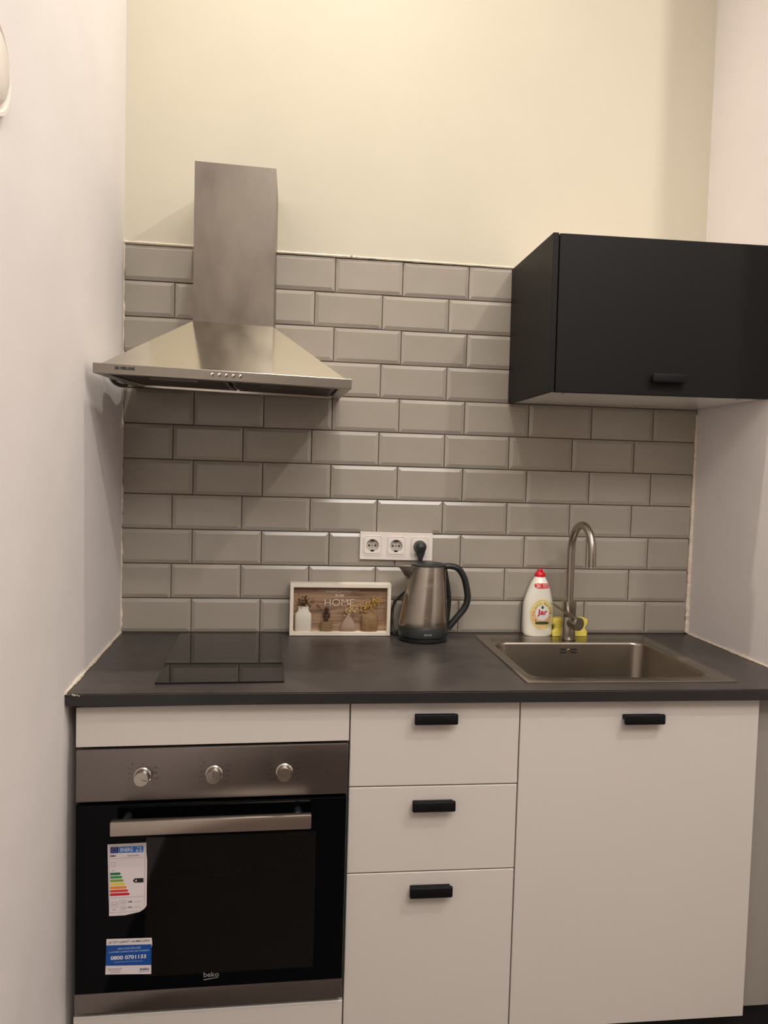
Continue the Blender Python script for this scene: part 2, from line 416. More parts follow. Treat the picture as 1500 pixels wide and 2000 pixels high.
XA, XB, XC, XD = 0.0335, 0.6345, 1.0325, 1.6300
# oven housing cabinet
t = thing('oven_cabinet', 'white base cabinet at the left wall that houses the built-in oven', 'cabinet', (0.334, -0.3, -Z0))
carcass(t, XA + .001, XB - .001)
obj('filler_panel', B(XA + .001, XB - .0015, YF, YF + .019, -.1195, -.0305, .0012, 1), M['cabinet'], t, warp=warpA)
obj('drawer_front', B(XA - .0005, XB - .0015, YF, YF + .019, -.829, -.7325, .0012, 1), M['cabinet'], t, warp=warpA)
feet(t, XA, XB)

# drawer cabinet
t = thing('drawer_cabinet', 'white base cabinet with three drawers between the oven and the sink cabinet', 'cabinet', (0.8335, -0.3, -Z0))
carcass(t, XB + .001, XC - .001)
dz = [(-.2265, -.0305), (-.4300, -.2295), (-.829, -.4330)]
hz = [(-.0782, -.0535), (-.2812, -.2569), (-.4840, -.4585)]
for i in range(3):
    d = obj('drawer', B(XB + .0015, XC - .0015, YF, YF + .019, dz[i][0], dz[i][1], .0012, 1), M['cabinet'], t)
    dx = (0, .0006, .0002)[i]
    bar_handle(d, .7803 + dx, .8805 + dx, hz[i][0], hz[i][1], YF)
feet(t, XB, XC)

# sink cabinet
t = thing('sink_cabinet', 'white base cabinet with one tall door under the sink', 'cabinet', (1.331, -0.3, -Z0))
carcass(t, XC + .001, XD - .001, z1=-.20)
d = obj('door', B(XC + .0015, XD, YF, YF + .019, -.829, -.0305, .0012, 1), M['cabinet'], t)
bar_handle(d, 1.2797, 1.3797, -.0838, -.0595, YF)
obj('side_filler', B(XD + .003, XR - .002, YF + .026, YF + .044, -.822, -.0275), mat('shaded_filler_board', srgb(150, 143, 134), .6), t)  # white filler in shadow; the shade is put into the grey colour
feet(t, XC, XD)
tag(obj('plinth', B(0.03, XR - .002, -.545, -.530, -Z0, -.832), M['plinth']), 'black plinth strip recessed below the base cabinets', 'plinth')

# ================================================================== OVEN
ov = thing('built_in_oven', 'built-in stainless steel oven with black glass door, three knobs and stickers', 'oven', (0.334, -0.3, -.7325))
W = warpA
OX0, OX1 = 0.0370, 0.6315
bm = bmesh.new()   # cavity body, open to the front
cx0, cx1, cz0, cz1 = .165, .585, -.655, -.31
for a in ((cx0 - .02, cx0, -.585, -.10, cz0, cz1), (cx1, cx1 + .02, -.585, -.10, cz0, cz1), (cx0 - .02, cx1 + .02, -.585, -.10, cz0 - .02, cz0), (cx0 - .02, cx1 + .02, -.585, -.10, cz1, cz1 + .02), (cx0, cx1, -.12, -.10, cz0, cz1)):
    box(bm, *a)
obj('cavity', bm, mat('oven_enamel', srgb(24, 24, 27), 0.35), ov, warp=W)
bm = bmesh.new()
for y in (-.57, -.33, -.14): tube(bm, [(cx0 + .003, y, -.440), (cx1 - .003, y, -.440)], .003, 8)
for i in range(14):
    x = cx0 + .02 + i * (cx1 - cx0 - .04) / 13; tube(bm, [(x, -.57, -.437), (x, -.14, -.437)], .0015, 6)
obj('wire_rack', bm, mat('rack_steel', srgb(190, 186, 180), .3, 1.0), ov, True, warp=W)
obj('control_panel', B(OX0, OX1, -.618, -.590, -.2395, -.1230, .002, 2), M['steel_panel'], ov, True, warp=W)
# door: black glass frame around a tinted window, steel strip below
bm = bmesh.new(); x0, x1, z0, z1 = OX0 + .0015, OX1 - .0015, -.6715, -.2455
wx0, wx1, wz0, wz1 = .188, .563, -.640, -.322
Lr = lambda a, b, c, d, y: [(a, y, c), (b, y, c), (b, y, d), (a, y, d)]
loft(bm, [Lr(wx0, wx1, wz0, wz1, -.612), Lr(wx0, wx1, wz0, wz1, -.622), Lr(x0 + .001, x1 - .001, z0 + .001, z1 - .001, -.622), Lr(x0, x1, z0, z1, -.621), Lr(x0, x1, z0, z1, -.597), Lr(wx0, wx1, wz0, wz1, -.597), Lr(wx0, wx1, wz0, wz1, -.612)], False, False)
obj('door_glass', bm, M['oven_glass'], ov, warp=W)
tint = mat('tinted_window_glass', (0.03, 0.03, 0.034, 1), 0.05, trans=1.0)
obj('window_pane', B(wx0, wx1, -.6215, -.6175, wz0, wz1), tint, ov, warp=W)
obj('bottom_strip', B(OX0, OX1 - .001, -.619, -.592, -.7190, -.6735, .0015, 2), M['steel_panel'], ov, True, warp=W)
h = obj('door_handle', B(.1203, .5500, -.668, -.650, -.2955, -.2640, .0025, 2), mat('handle_steel', srgb(190, 180, 168), .3, 1.0, noise=(6, .04, 4), stretch=(1, 20, 20)), ov, True, warp=W)
for x in (.150, .520):
    obj('handle_post', ylathe(bmesh.new(), [(.009, -.651), (.009, -.621)], x, -.272, 16), M['rubber2'], ov, True, warp=W)
# knobs
for i, (x, ang) in enumerate(((.1790, 200), (.3335, 90), (.4885, 170))):
    kz = -.1835
    k = obj('knob', ylathe(bmesh.new(), [(.019, -.617), (.019, -.6195), (.0165, -.621), (.0160, -.6375), (.0152, -.6395), (.0002, -.6397)], x, kz, 32), M['knob'], ov, True, warp=W)
    a = math.radians((-20, 90, 180)[i]); r0, r1 = (0.001, .012)
    obj('pointer_mark', tube(bmesh.new(), [(x + r0 * math.cos(a), -.6400, kz + r0 * math.sin(a)), (x + r1 * math.cos(a), -.6400, kz + r1 * math.sin(a))], .0006, 6), M['print_k'], k, warp=W)
    bm = bmesh.new()
    rl = random.Random(i)
    for sx in (-1, 1):
        for q, dzz in enumerate((.018, .006, -.006, -.018)[: (4 if i else 3)]):
            px = x + sx * (.030 + rl.uniform(-.001, .001)); ww = rl.choice((.0045, .003, .006))
            bm2 = text_bm(rl.choice(['50', '100', '150', '200', '250', '40', '90']) if i != 0 else rl.choice(['=', 'o', '#', '+']), px, kz + dzz, ww, -.6184, .003)
            me = bpy.data.meshes.new('tmp'); bm2.to_mesh(me); bm2.free(); bm.from_mesh(me); bpy.data.meshes.remove(me)
            box(bm, x + sx * .0215, x + sx * .026, -.6185, -.6180, kz + dzz - .0002, kz + dzz + .0002)
    bmesh.ops.create_icosphere(bm, subdivisions=1, radius=.0012, matrix=Matrix.Translation((x, -.6183, kz + .0265)))
    bmesh.ops.create_icosphere(bm, subdivisions=1, radius=.0014, matrix=Matrix.Translation((x - .022, -.6183, kz + .027)))
    for q in range(9):
        aa = math.radians(55 + q * 9); box(bm, x + .0215 * math.cos(aa) - .0005, x + .0215 * math.cos(aa) + .0005, -.6185, -.618, kz + .0215 * math.sin(aa) - .0005, kz + .0215 * math.sin(aa) + .0005)
    o = obj('dial_markings', bm, M['print_k'], ov, warp=W); o['kind'] = 'stuff'
obj('indicator_lamp', ylathe(bmesh.new(), [(.0018, -.6175), (.0016, -.6190)], .586, -.1855, 10), M['print_k'], ov, warp=W)
YS = -.6226
# energy label
pts = [(.1062, -.3335), (.1890, -.3325), (.1895, -.356), (.1912, -.372), (.1912, -.476), (.186, -.483), (.176, -.4895), (.160, -.4925), (.1445, -.4955), (.1110, -.4955)]
el = obj('energy_label', poly_y(bmesh.new(), pts, YS + .0006, YS), M['sticker'], ov, warp=W)
el['label'] = 'white energy label with blue header and coloured bars'
YT = YS - .0002
def flat(name, x0, x1, z0, z1, m, parent, y=YT): return obj(name, B(x0, x1, y, y + .00015, z0, z1), m, parent, warp=W)
def letters(s, x, z, wd, m, parent, y=YT - .0001, h=None, it=0, bold=0, name='lettering'):
    return obj(name, text_bm(s, x, z, wd, y, h, it, bold), m, parent, warp=W)
bm = bmesh.new()   # thin printed border
for a in ((.1105, .1110, -.4915, -.337), (.1862, .1867, -.478, -.337), (.1105, .1867, -.3375, -.337), (.1105, .176, -.4880, -.4875), (.1125, .1845, -.4545, -.4541), (.1125, .1845, -.3655, -.3651), (.1340, .1343, -.485, -.456)):
    box(bm, a[0], a[1], YT, YT + .0001, a[2], a[3])
obj('printed_border', bm, M['print_g'], el, warp=W)
flat('flag_field', .1125, .1300, -.3535, -.3395, M['navy'], el)
flat('header_field', .1306, .1830, -.3535, -.3395, M['skyblue'], el)
letters('ENERG', .1470, -.3465, .026, M['print_w'], el, h=.0085, bold=.01)
bm = bmesh.new()
for q in range(12): bmesh.ops.create_icosphere(bm, subdivisions=1, radius=.0005, matrix=Matrix.Translation((.12125 + .0045 * math.cos(q * math.pi / 6), YT, -.3465 + .0045 * math.sin(q * math.pi / 6))))
obj('flag_stars', bm, mat('star_yellow', srgb(220, 200, 70), .5), el, warp=W)
letters('Y IJ\nIE IA', .1740, -.3465, .013, M['print_w'], el, h=.011, bold=.01)
letters('beko', .1185, -.3590, .0125, M['print_k'], el, h=.0050, bold=.03, it=.2)
letters('BIE22300X', .1620, -.3605, .025, M['print_k'], el, h=.0026)
bm = bmesh.new()
for a in ((.1150, .1230, -.3830, -.3825), (.1150, .1230, -.3745, -.3740), (.1150, .1155, -.3830, -.3740), (.1225, .1230, -.3830, -.3740)): box(bm, a[0], a[1], YT, YT + .0001, a[2], a[3])
for ox, oz, ww, hh in ((.1160, -.4755, .013, .011), (.1375, -.4700, .009, .009), (.1375, -.4830, .009, .009)):
    for a in ((0, ww, 0, .0005), (0, ww, hh - .0005, hh), (0, .0005, 0, hh), (ww - .0005, ww, 0, hh), (ww * .2, ww * .8, hh * .45, hh * .55)): box(bm, ox + a[0], ox + a[1], YT, YT + .0001, oz + a[2], oz + a[3])
o = obj('pictograms', bm, M['print_g'], el, warp=W); o['kind'] = 'stuff'
for q in range(7):
    zt = -.3975 - q * .0078; x1 = .1325 + q * .0033
    obj('rating_bar', poly_y(bmesh.new(), [(.1125, zt - .0056), (x1, zt - .0056), (x1 + .003, zt - .0028), (x1, zt), (.1125, zt)], YT + .00015, YT), M['bar%d' % q], el, warp=W)
letters('kWh', .1190, -.3925, .005, M['print_k'], el, h=.0022)
obj('class_arrow', poly_y(bmesh.new(), [(.1610, -.4175), (.1650, -.4225), (.1840, -.4225), (.1840, -.4125), (.1650, -.4125)], YT + .00015, YT), M['print_k'], el, warp=W)
letters('A', .1680, -.4175, .0045, M['print_w'], el, h=.0052, y=YT - .0002, bold=.02)
letters('71 L', .1222, -.4815, .0095, M['print_k'], el, h=.0035)
letters('0.88', .1555, -.4650, .0095, M['print_k'], el, h=.0038, bold=.02); letters('kWh/cycle', .1720, -.4655, .013, M['print_k'], el, h=.0018)
letters('0.81', .1555, -.4775, .0095, M['print_k'], el, h=.0038, bold=.02); letters('kWh/cycle', .1720, -.4780, .013, M['print_k'], el, h=.0018)
# blue registration sticker
bl = obj('registration_sticker', poly_y(bmesh.new(), [(.1040, -.6285), (.2030, -.6335), (.2025, -.5745), (.2045, -.5660), (.2030, -.5505), (.1060, -.5480)], YS + .0006, YS), M['sticker'], ov, warp=W)
bl['label'] = 'blue and white registration sticker with phone number'
obj('blue_band', poly_y(bmesh.new(), [(.1045, -.6085), (.2028, -.6125), (.2030, -.5650), (.1057, -.5620)], YT + .00015, YT), M['blue'], bl, warp=W)
letters('JETZT GERÄT ANMELDEN', .1545, -.5560, .089, M['print_k'], bl, h=.0070, it=.2, bold=.002)
letters('UND KOSTENLOSE', .1545, -.5710, .050, M['text_blue'], bl, h=.0040, it=.15, bold=.01, y=YT - .0003)
letters('2 JAHRES GARANTIE AKTIVIEREN', .1545, -.5785, .088, M['text_blue'], bl, h=.0042, it=.15, bold=.01, y=YT - .0003)
letters('0800 0701133', .1535, -.5915, .076, M['print_w'], bl, h=.0088, bold=.02, y=YT - .0003)
letters('(Kostenfreie Servicenummer)', .1535, -.6015, .060, M['text_blue'], bl, h=.0030, it=.15, y=YT - .0003)
letters('Registrieren Sie Ihr\nGerät kostenlos\nwww.beko.de', .1250, -.6205, .030, M['print_g'], bl, h=.0110)
letters('beko', .1885, -.6205, .020, M['print_k'], bl, h=.0060, it=.1, bold=.02)
obj('logo_swoosh', poly_y(bmesh.new(), [(.176, -.6275), (.199, -.6255), (.199, -.6248), (.176, -.6265)], YT + .00015, YT), M['skyblue'], bl, warp=W)
lg = letters('beko', .3345, -.6430, .034, M['logo'], ov, y=-.6222, h=.0115, bold=.01, name='logo')
obj('logo_swoosh', poly_y(bmesh.new(), [(.3175, -.6560), (.350, -.6515), (.351, -.6500), (.3175, -.6538)], -.6219, -.6222), M['logo'], ov, warp=W)

# ================================================================== HOB
hob = thing('hob', 'narrow black glass hob set in the worktop near the left wall', 'hob', (.330, -.291, 0))
hob.rotation_euler.z = 0.032
bm = bmesh.new(); loft(bm, [rrect(.1845, .4755, -.5585, -.0235, .004, z, 3) for z in (-.0004, .0035)] + [rrect(.1850, .4750, -.5580, -.0240, .004, .004, 3)])
g = obj('glass_plate', bm, M['hob'], hob)
for cy, r in ((-.165, .072), (-.420, .092)):
    bm = bmesh.new(); n = 64
    loft(bm, [[(.330 + q * math.cos(2 * math.pi * k / n), cy + q * math.sin(2 * math.pi * k / n), zz) for k in range(n)] for q, zz in ((r, .0040), (r, .00412), (r + .0009, .00412), (r + .0009, .0040))], False, False)
    obj('cooking_zone_ring', bm, M['hob_ring'], g)

# ================================================================== SINK
sk = thing('sink', 'rectangular stainless steel sink let into the worktop on the right', 'sink', (1.327, -.30, 0))
bx0, bx1, by0, by1 = 1.086, 1.547, -.531, -.146
ox0, ox1, oy0, oy1 = 1.057, 1.598, -.572, -.036
bm = bmesh.new()
loops = [rrect(ox0, ox1, oy0, oy1, .010, -.0004), rrect(ox0, ox1, oy0, oy1, .010, .0016), rrect(ox0 + .002, ox1 - .002, oy0 + .002, oy1 - .002, .009, .0030),
         rrect(ox0 + .006, ox1 - .006, oy0 + .006, oy1 - .006, .008, .0024),
         rrect(bx0 - .010, bx1 + .010, by0 - .010, by1 + .010, .050, .0020), rrect(bx0 - .0075, bx1 + .0075, by0 - .0075, by1 + .0075, .0475, .0034), rrect(bx0 - .003, bx1 + .003, by0 - .003, by1 + .003, .043, .0030), rrect(bx0, bx1, by0, by1, .040, .0002), rrect(bx0 + .001, bx1 - .001, by0 + .001, by1 - .001, .039, -.004),
         rrect(bx0 + .008, bx1 - .008, by0 + .008, by1 - .008, .040, -.150), rrect(bx0 + .012, bx1 - .012, by0 + .012, by1 - .012, .040, -.160),
         rrect(bx0 + .022, bx1 - .022, by0 + .022, by1 - .022, .034, -.165), rrect(1.29, 1.35, -.36, -.30, .028, -.168)]
loft(bm, loops, False, True)
sb = obj('basin', bm, M['steel_sink'], sk, True)
bm = bmesh.new(); lathe(bm, [(.040, -.1672), (.038, -.1650), (.030, -.1655), (.026, -.168)], 1.32, -.33, 28)
obj('drain', bm, M['chrome'], sk, True)
bm = bmesh.new()
for sx in (-1, 1):
    for z in (-.0165, -.0255): box(bm, 1.3175 + sx * .0165 - .0085, 1.3175 + sx * .0165 + .0085, -.1505, -.1475, z - .0025, z + .0025, .0008, 1)
ovf = obj('overflow_slots', bm, M['hole'], sk)
obj('overflow_screw', ylathe(bmesh.new(), [(.0055, -.1475), (.0050, -.1515), (.002, -.152)], 1.3175, -.021, 16), M['chrome'], sk, True)

# ================================================================== FAUCET
fx, fy = 1.336, -.088
fc = thing('faucet', 'brushed steel mixer tap with tall hooked spout behind the sink', 'faucet', (fx, fy, .003))
obj('body', lathe(bmesh.new(), [(.0235, .0025), (.0235, .005), (.0215, .0055), (.0215, .070), (.0213, .0705), (.0215, .0712), (.0215, .117), (.0195, .1185), (.010, .1187)], fx, fy, 32), M['nickel'], fc, True)
tx, ty = 0.016, -0.125    # spout reaches over the sink, a little to the right
H = .272; R = math.hypot(tx, ty) / 2; pts = [(fx, fy, .115), (fx, fy, .20), (fx, fy, H)]
ux, uy = tx / (2 * R), ty / (2 * R)
for k in range(1, 17):
    a = math.pi * k / 16; pts.append((fx + ux * R * (1 - math.cos(a)), fy + uy * R * (1 - math.cos(a)), H + R * math.sin(a) * 1.28))
pts += [(fx + tx, fy + ty, H - .015), (fx + tx, fy + ty, .237)]
sp = obj('spout', tube(bmesh.new(), pts, [.0115] * len(pts), 24), M['nickel'], fc, True)
ex, ey = fx + tx, fy + ty
obj('aerator', lathe(bmesh.new(), [(.0100, .235), (.0100, .2372), (.008, .2375)], ex, ey, 20), M['chrome'], sp, True)
# side handle: short cylinder towards the viewer and right, flat lever up left
dv = Vector((.42, -.90, -.02)).normalized(); c0 = Vector((fx, fy, .055)); c1 = c0 + dv * .046
kb = obj('handle', tube(bmesh.new(), [c0 + dv * .012, c1 - dv * .002, c1], [.0200, .0200, .0188], 32), M['nickel'], fc, True)
tip = Vector((fx - .070, fy - .050, .118)); a0 = c1 - dv * .010 + Vector((-.010, 0, .014))
lv = bmesh.new(); d = (tip - a0).normalized(); n1 = Vector((0.1, -1, 0)).normalized(); n2 = d.cross(n1).normalized()
for i, (p, wv) in enumerate(((a0, .0065), (tip, .0050))): pass
loft(lv, [[p + n1 * (s1 * wv) + n2 * (s2 * .0026) for s1, s2 in ((-1, -1), (1, -1), (1, 1), (-1, 1))] for p, wv in ((a0, .0085), (tip, .0070))])
obj('lever', lv, M['nickel'], kb)

# ================================================================== SPONGE
bm = bmesh.new(); sx0, sx1 = 1.300, 1.410
prof = []
for k in range(25):
    z = .052 * k / 24; q = abs(k / 24 - .45) * 2; inset = .007 * max(0, 1 - (abs(k / 24 - .48) / .22) ** 2) if abs(k / 24 - .48) < .22 else 0
    prof.append((z, inset))
loops = [rrect(sx0 + i_, sx1 - i_, -.058, -.014, .006, z + .0034, 3) for z, i_ in prof]
loft(bm, loops)
tag(obj('sponge', bm, M['sponge'], smooth=True), 'yellow waisted kitchen sponge half hidden behind the tap', 'sponge')

# ================================================================== DISH SOAP
bcx, bcy = 1.2565, -.0345
bt = thing('soap_bottle', 'white dish soap bottle with red cap and fruit label at the sink', 'bottle', (bcx, bcy, .003))
sec = [(0, .041, 0), (.004, .0445, 0), (.03, .0462, 0), (.055, .0468, 0), (.085, .0464, 0), (.105, .0448, 0), (.128, .0385, .001), (.149, .0312, .002), (.165, .0245, .0022), (.172, .0205, .0024), (.177, .0180, .0024), (.180, .0160, .0024), (.182, .0155, .0024)]
import bisect
def sec_at(z):
    zs = [s[0] for s in sec]; i = min(max(bisect.bisect(zs, z) - 1, 0), len(sec) - 2); a, b = sec[i], sec[i + 1]; t_ = (z - a[0]) / (b[0] - a[0])
    return a[1] + (b[1] - a[1]) * t_, a[2] + (b[2] - a[2]) * t_
def bdepth(r): return min(.0255, r * .95)
ZB = .0030
bm = bmesh.new(); n = 36; loops = []
for i in range(41):
    z = .182 * i / 40; r, dx = sec_at(z); b_ = bdepth(r)
    loops.append([(bcx + dx + r * math.copysign(abs(math.cos(2 * math.pi * k / n)) ** .85, math.cos(2 * math.pi * k / n)),
                   bcy + b_ * math.copysign(abs(math.sin(2 * math.pi * k / n)) ** .85, math.sin(2 * math.pi * k / n)), z + ZB) for k in range(n)])
loft(bm, loops)
bb = obj('body', bm, M['bottle'], bt, True)
def bsurf(x, z, e):
    r, dx = sec_at(z - ZB); u = max(-.98, min(.98, (x - bcx - dx) / r)); c = abs(u) ** (1 / .85)
    s = math.sqrt(max(0, 1 - c * c)) ** .85; return bcy - bdepth(r) * s - e
def patch(name, cx, cz, rx, rz, m, parent, e, sq=1.0, rings=5, n=28):
    bm = bmesh.new(); c = bm.verts.new((cx, bsurf(cx, cz, e), cz)); prev = None
    for q in range(1, rings + 1):
        ring = []
        for k in range(n):
            a = 2 * math.pi * k / n; x = cx + rx * q / rings * math.copysign(abs(math.cos(a)) ** sq, math.cos(a)); z = cz + rz * q / rings * math.copysign(abs(math.sin(a)) ** sq, math.sin(a))
            ring.append(bm.verts.new((x, bsurf(x, z, e), z)))
        for k in range(n):
            if prev: bm.faces.new((prev[k], prev[(k + 1) % n], ring[(k + 1) % n], ring[k]))
            else: bm.faces.new((c, ring[(k + 1) % n], ring[k]))
        prev = ring
    return obj(name, bm, m, parent, True)
def ctext(s, cx, cz, wd, h, m, parent, e, bold=0):
    bm = text_bm(s, cx, cz, wd, 0, h, 0, bold)
    for v in bm.verts: v.co.y = bsurf(v.co.x, v.co.z, e)
    return obj('lettering', bm, m, parent)
lb = patch('label', bcx + .0055, .070, .0375, .0470, M['lab_y'], bt, .0004)
patch('label_print', bcx + .004, .063, .0315, .0320, M['lab_o'], lb, .0007)
patch('label_print', bcx + .006, .0755, .0215, .0235, M['print_w'], lb, .0010)
patch('label_print', bcx + .006, .0445, .0215, .0045, M['lab_g'], lb, .0012, sq=.5)
patch('leaf_print', bcx + .006, .0925, .0040, .0050, M['lab_g'], lb, .0013)
rl = random.Random(5)
bm = bmesh.new()
for q in range(34):
    a = rl.uniform(0, 2 * math.pi); x = bcx + .006 + .0275 * math.cos(a) * rl.uniform(.92, 1.08); z = .0735 + .031 * math.sin(a) * rl.uniform(.92, 1.06)
    bmesh.ops.create_icosphere(bm, subdivisions=1, radius=rl.uniform(.0009, .0018), matrix=Matrix.Translation((x, bsurf(x, z, .0008), z)))
o = obj('leaf_print', bm, M['lab_g'], lb); o['kind'] = 'stuff'
ctext('Jar', bcx + .006, .0765, .0320, .0215, mat('jar_red', srgb(196, 20, 52), .4), lb, .0030, .02)
bd = patch('badge', bcx + .0055, .1585, .0255, .0082, M['badge'], bt, .0004, sq=.6)
ctext('2h', bcx - .009, .1585, .0125, .0095, M['print_w'], bd, .0018, .015)
for q in range(4):
    patch('fine_print', bcx + .0135, .1540 + q * .0033, .0095, .00045, M['print_w'], bd, .0010, sq=.4, rings=3, n=16)
ccx = bcx + .0024
obj('neck', lathe(bmesh.new(), [(.0150, .182), (.0150, .1865)], ccx, bcy, 24), M['bottle'], bt, True)
obj('cap', lathe(bmesh.new(), [(.0168, .1850), (.0170, .1880), (.0160, .1935), (.0125, .1990), (.0085, .2010), (.0080, .2060), (.0062, .2080), (.001, .2085)], ccx, bcy, 28), M['red'], bt, True)

# ================================================================== KETTLE
kx, ky = .8880, -.0875
kt = thing('kettle', 'brushed steel electric kettle with black handle and base below the sockets', 'kettle', (kx, ky, 0))
obj('base', lathe(bmesh.new(), [(.0680, .0002), (.0715, .003), (.0720, .011), (.0700, .013)], kx, ky, 40), M['rubber2'], kt, True)
KD = lambda z: .012 * max(0, (z - .05)) / .17
obj('foot_band', lathe(bmesh.new(), [(.0700, .0135), (.0735, .016), (.0740, .044), (.0730, .0455)], kx, ky, 40), M['rubber'], kt, True)
prof = [(.0733, .0455), (.0738, .048)] + [(.0738 - .0235 * ((z - .048) / .172) ** 1.25, z, KD(z)) for z in [.048 + .172 * i / 14 for i in range(1, 15)]]
obj('body', lathe(bmesh.new(), prof, kx, ky, 48), M['steel_v'], kt, True)
ktx = kx + KD(.22)
obj('lid', lathe(bmesh.new(), [(.0500, .2195), (.0520, .2210), (.0515, .2245), (.044, .2280), (.02, .2305), (.001, .2310)], ktx, ky, 40), M['rubber'], kt, True)
# spout: wedge on the left
bm = bmesh.new()
tipx = ktx - .093
A = [(ktx - .030, ky - .026, .2190), (tipx, ky - .005, .2185), (tipx, ky + .005, .2185), (ktx - .030, ky + .026, .2190)]
Bq = [(ktx - .040, ky - .020, .190), (tipx + .012, ky - .005, .205), (tipx + .012, ky + .005, .205), (ktx - .040, ky + .020, .190)]
Cq = [(ktx - .046, ky - .008, .160), (ktx - .052, ky - .003, .166), (ktx - .052, ky + .003, .160), (ktx - .046, ky + .008, .160)]
loft(bm, [A, Bq, Cq]); bmesh.ops.subdivide_edges(bm, edges=bm.edges[:], cuts=1, use_grid_fill=True)
obj('spout', bm, M['steel_v'], kt, True)
# handle on the right
bm = bmesh.new()
def hsec(bm, pts, wy, wn, seg=14):
    P = [Vector(p) for p in pts]; loops = []
    for i, p in enumerate(P):
        d = (P[min(i + 1, len(P) - 1)] - P[max(i - 1, 0)]).normalized(); nn = d.cross(Vector((0, 1, 0))).normalized()
        wa = wn[i] if isinstance(wn, list) else wn
        loops.append([p + nn * wa * math.cos(2 * math.pi * k / seg) + Vector((0, 1, 0)) * wy * math.sin(2 * math.pi * k / seg) for k in range(seg)])
    return loft(bm, loops)
hp = spline([(ktx + .038, ky, .2160), (ktx + .060, ky, .2195), (ktx + .088, ky, .2130), (ktx + .107, ky, .1880), (ktx + .1165, ky, .1560), (ktx + .1210, ky, .1240), (ktx + .1130, ky, .0960), (ktx + .0950, ky, .0720), (ktx + .0755, ky, .0480), (kx + .0760, ky, .0330)], 6)
hsec(bm, hp, .0130, [.010 - .002 * abs(i / len(hp) - .5) for i in range(len(hp))])
obj('handle', bm, M['rubber'], kt, True)
bm = bmesh.new()
st = [(kx + .0700, .030), (kx + .0705, .060), (ktx + .062, .13), (ktx + .046, .2190)]
hsec(bm, spline([(x, ky, z) for x, z in st], 5), .017, .0085)
obj('handle_mount', bm, M['rubber2'], kt, True)
bm = text_bm('SENCOR', kx + .0035, .0275, .0235, 0, .0048, 0, .02)
for v in bm.verts: v.co.y = ky - math.sqrt(.0745 ** 2 - (v.co.x - kx) ** 2)
obj('lettering', bm, mat('kettle_logo', srgb(170, 168, 160), .4), kt)

# ================================================================== SOCKETS AND CORD
so = thing('socket_strip', 'white triple wall socket on the tiles above the kettle', 'socket', (.813, .0, .2275))
W2 = lambda x, y, z: (x, y, z - .010 * (x - .813))
scs = [(.7395, .2688), (.8118, .2688), (.8845, .2688)]
bm = bmesh.new(); hh = .0262
edges_ = [.702] + [v for cx, cz in scs for v in (cx - hh, cx + hh)] + [.924]
for q in range(0, 8, 2): box(bm, edges_[q], edges_[q + 1], -.0100, .0005, .2268, .3106)
for q in range(1, 7, 2):
    box(bm, edges_[q], edges_[q + 1], -.0100, .0005, .2268, .2688 - hh); box(bm, edges_[q], edges_[q + 1], -.0100, .0005, .2688 + hh, .3106)
bmesh.ops.remove_doubles(bm, verts=bm.verts[:], dist=.00001)
obj('cover_plate', bm, M['plastic_w'], so, warp=W2)
def sq_loop(cx, cz, h, y, n=32):
    out = []
    for k in range(n):
        a = 2 * math.pi * k / n + math.pi / n; c, s = math.cos(a), math.sin(a); m_ = max(abs(c), abs(s)); out.append((cx + h * c / m_, y, cz + h * s / m_))
    return out
def c_loop(cx, cz, r, y, n=32): return [(cx + r * math.cos(2 * math.pi * k / n + math.pi / n), y, cz + r * math.sin(2 * math.pi * k / n + math.pi / n)) for k in range(n)]
for i, (cx, cz) in enumerate(scs):
    bm = bmesh.new()
    loft(bm, [sq_loop(cx, cz, .0300, -.0102), sq_loop(cx, cz, .0290, -.0118), sq_loop(cx, cz, .0262, -.0104), sq_loop(cx, cz, .0258, -.0092), sq_loop(cx, cz, .0254, -.0092), sq_loop(cx, cz, .0250, -.0125), sq_loop(cx, cz, .0243, -.0130), c_loop(cx, cz, .0198, -.0130), c_loop(cx, cz, .0190, -.0122), c_loop(cx, cz, .0186, -.0040)], False, True)
    ins = obj('socket_insert', bm, M['plastic_w'], so, False, warp=W2)
    bm = bmesh.new()
    for dx in (-.0095, .0095): ylathe(bm, [(.0030, -.0040), (.0030, -.0052)], cx + dx, cz, 12)
    for s in (-1, 1): box(bm, cx - .0048, cx + .0048, -.0112, -.0036, cz + s * .0160 - .0026, cz + s * .0160 + .0026)
    obj('contact', bm, M['hole'], ins, warp=W2)
    obj('socket_well', ylathe(bmesh.new(), [(.0184, -.0046), (.0150, -.0042), (.001, -.0041)], cx, cz, 32, False, True), mat('well_shade_plastic', srgb(196, 188, 178), .35), ins, True, warp=W2)
    obj('centre_screw', ylathe(bmesh.new(), [(.0024, -.0040), (.0020, -.0056)], cx, cz, 12), M['chrome'], ins, warp=W2)
pc = thing('power_cord', 'black plug in the right socket with cord running down behind the kettle', 'cord', (.8845, -.02, .24))
px, pz = .8845, .2690
obj('plug', ylathe(bmesh.new(), [(.0175, -.0050), (.0182, -.020), (.0180, -.030), (.0165, -.036), (.010, -.038), (.001, -.0382)], px, pz, 32), M['rubber'], pc, True)
obj('strain_relief', hsec(bmesh.new(), [(px, -.026, pz - .004), (px, -.026, pz - .020), (px + .0005, -.026, pz - .034), (px + .001, -.025, pz - .046)], .009, [.0168, .0135, .0080, .0050]), M['rubber'], pc, True)
obj('grip_mark', B(px - .006, px + .006, -.0392, -.0380, pz + .001, pz + .011, .0008, 1), mat('grey_mark', srgb(92, 92, 94), .4), pc)
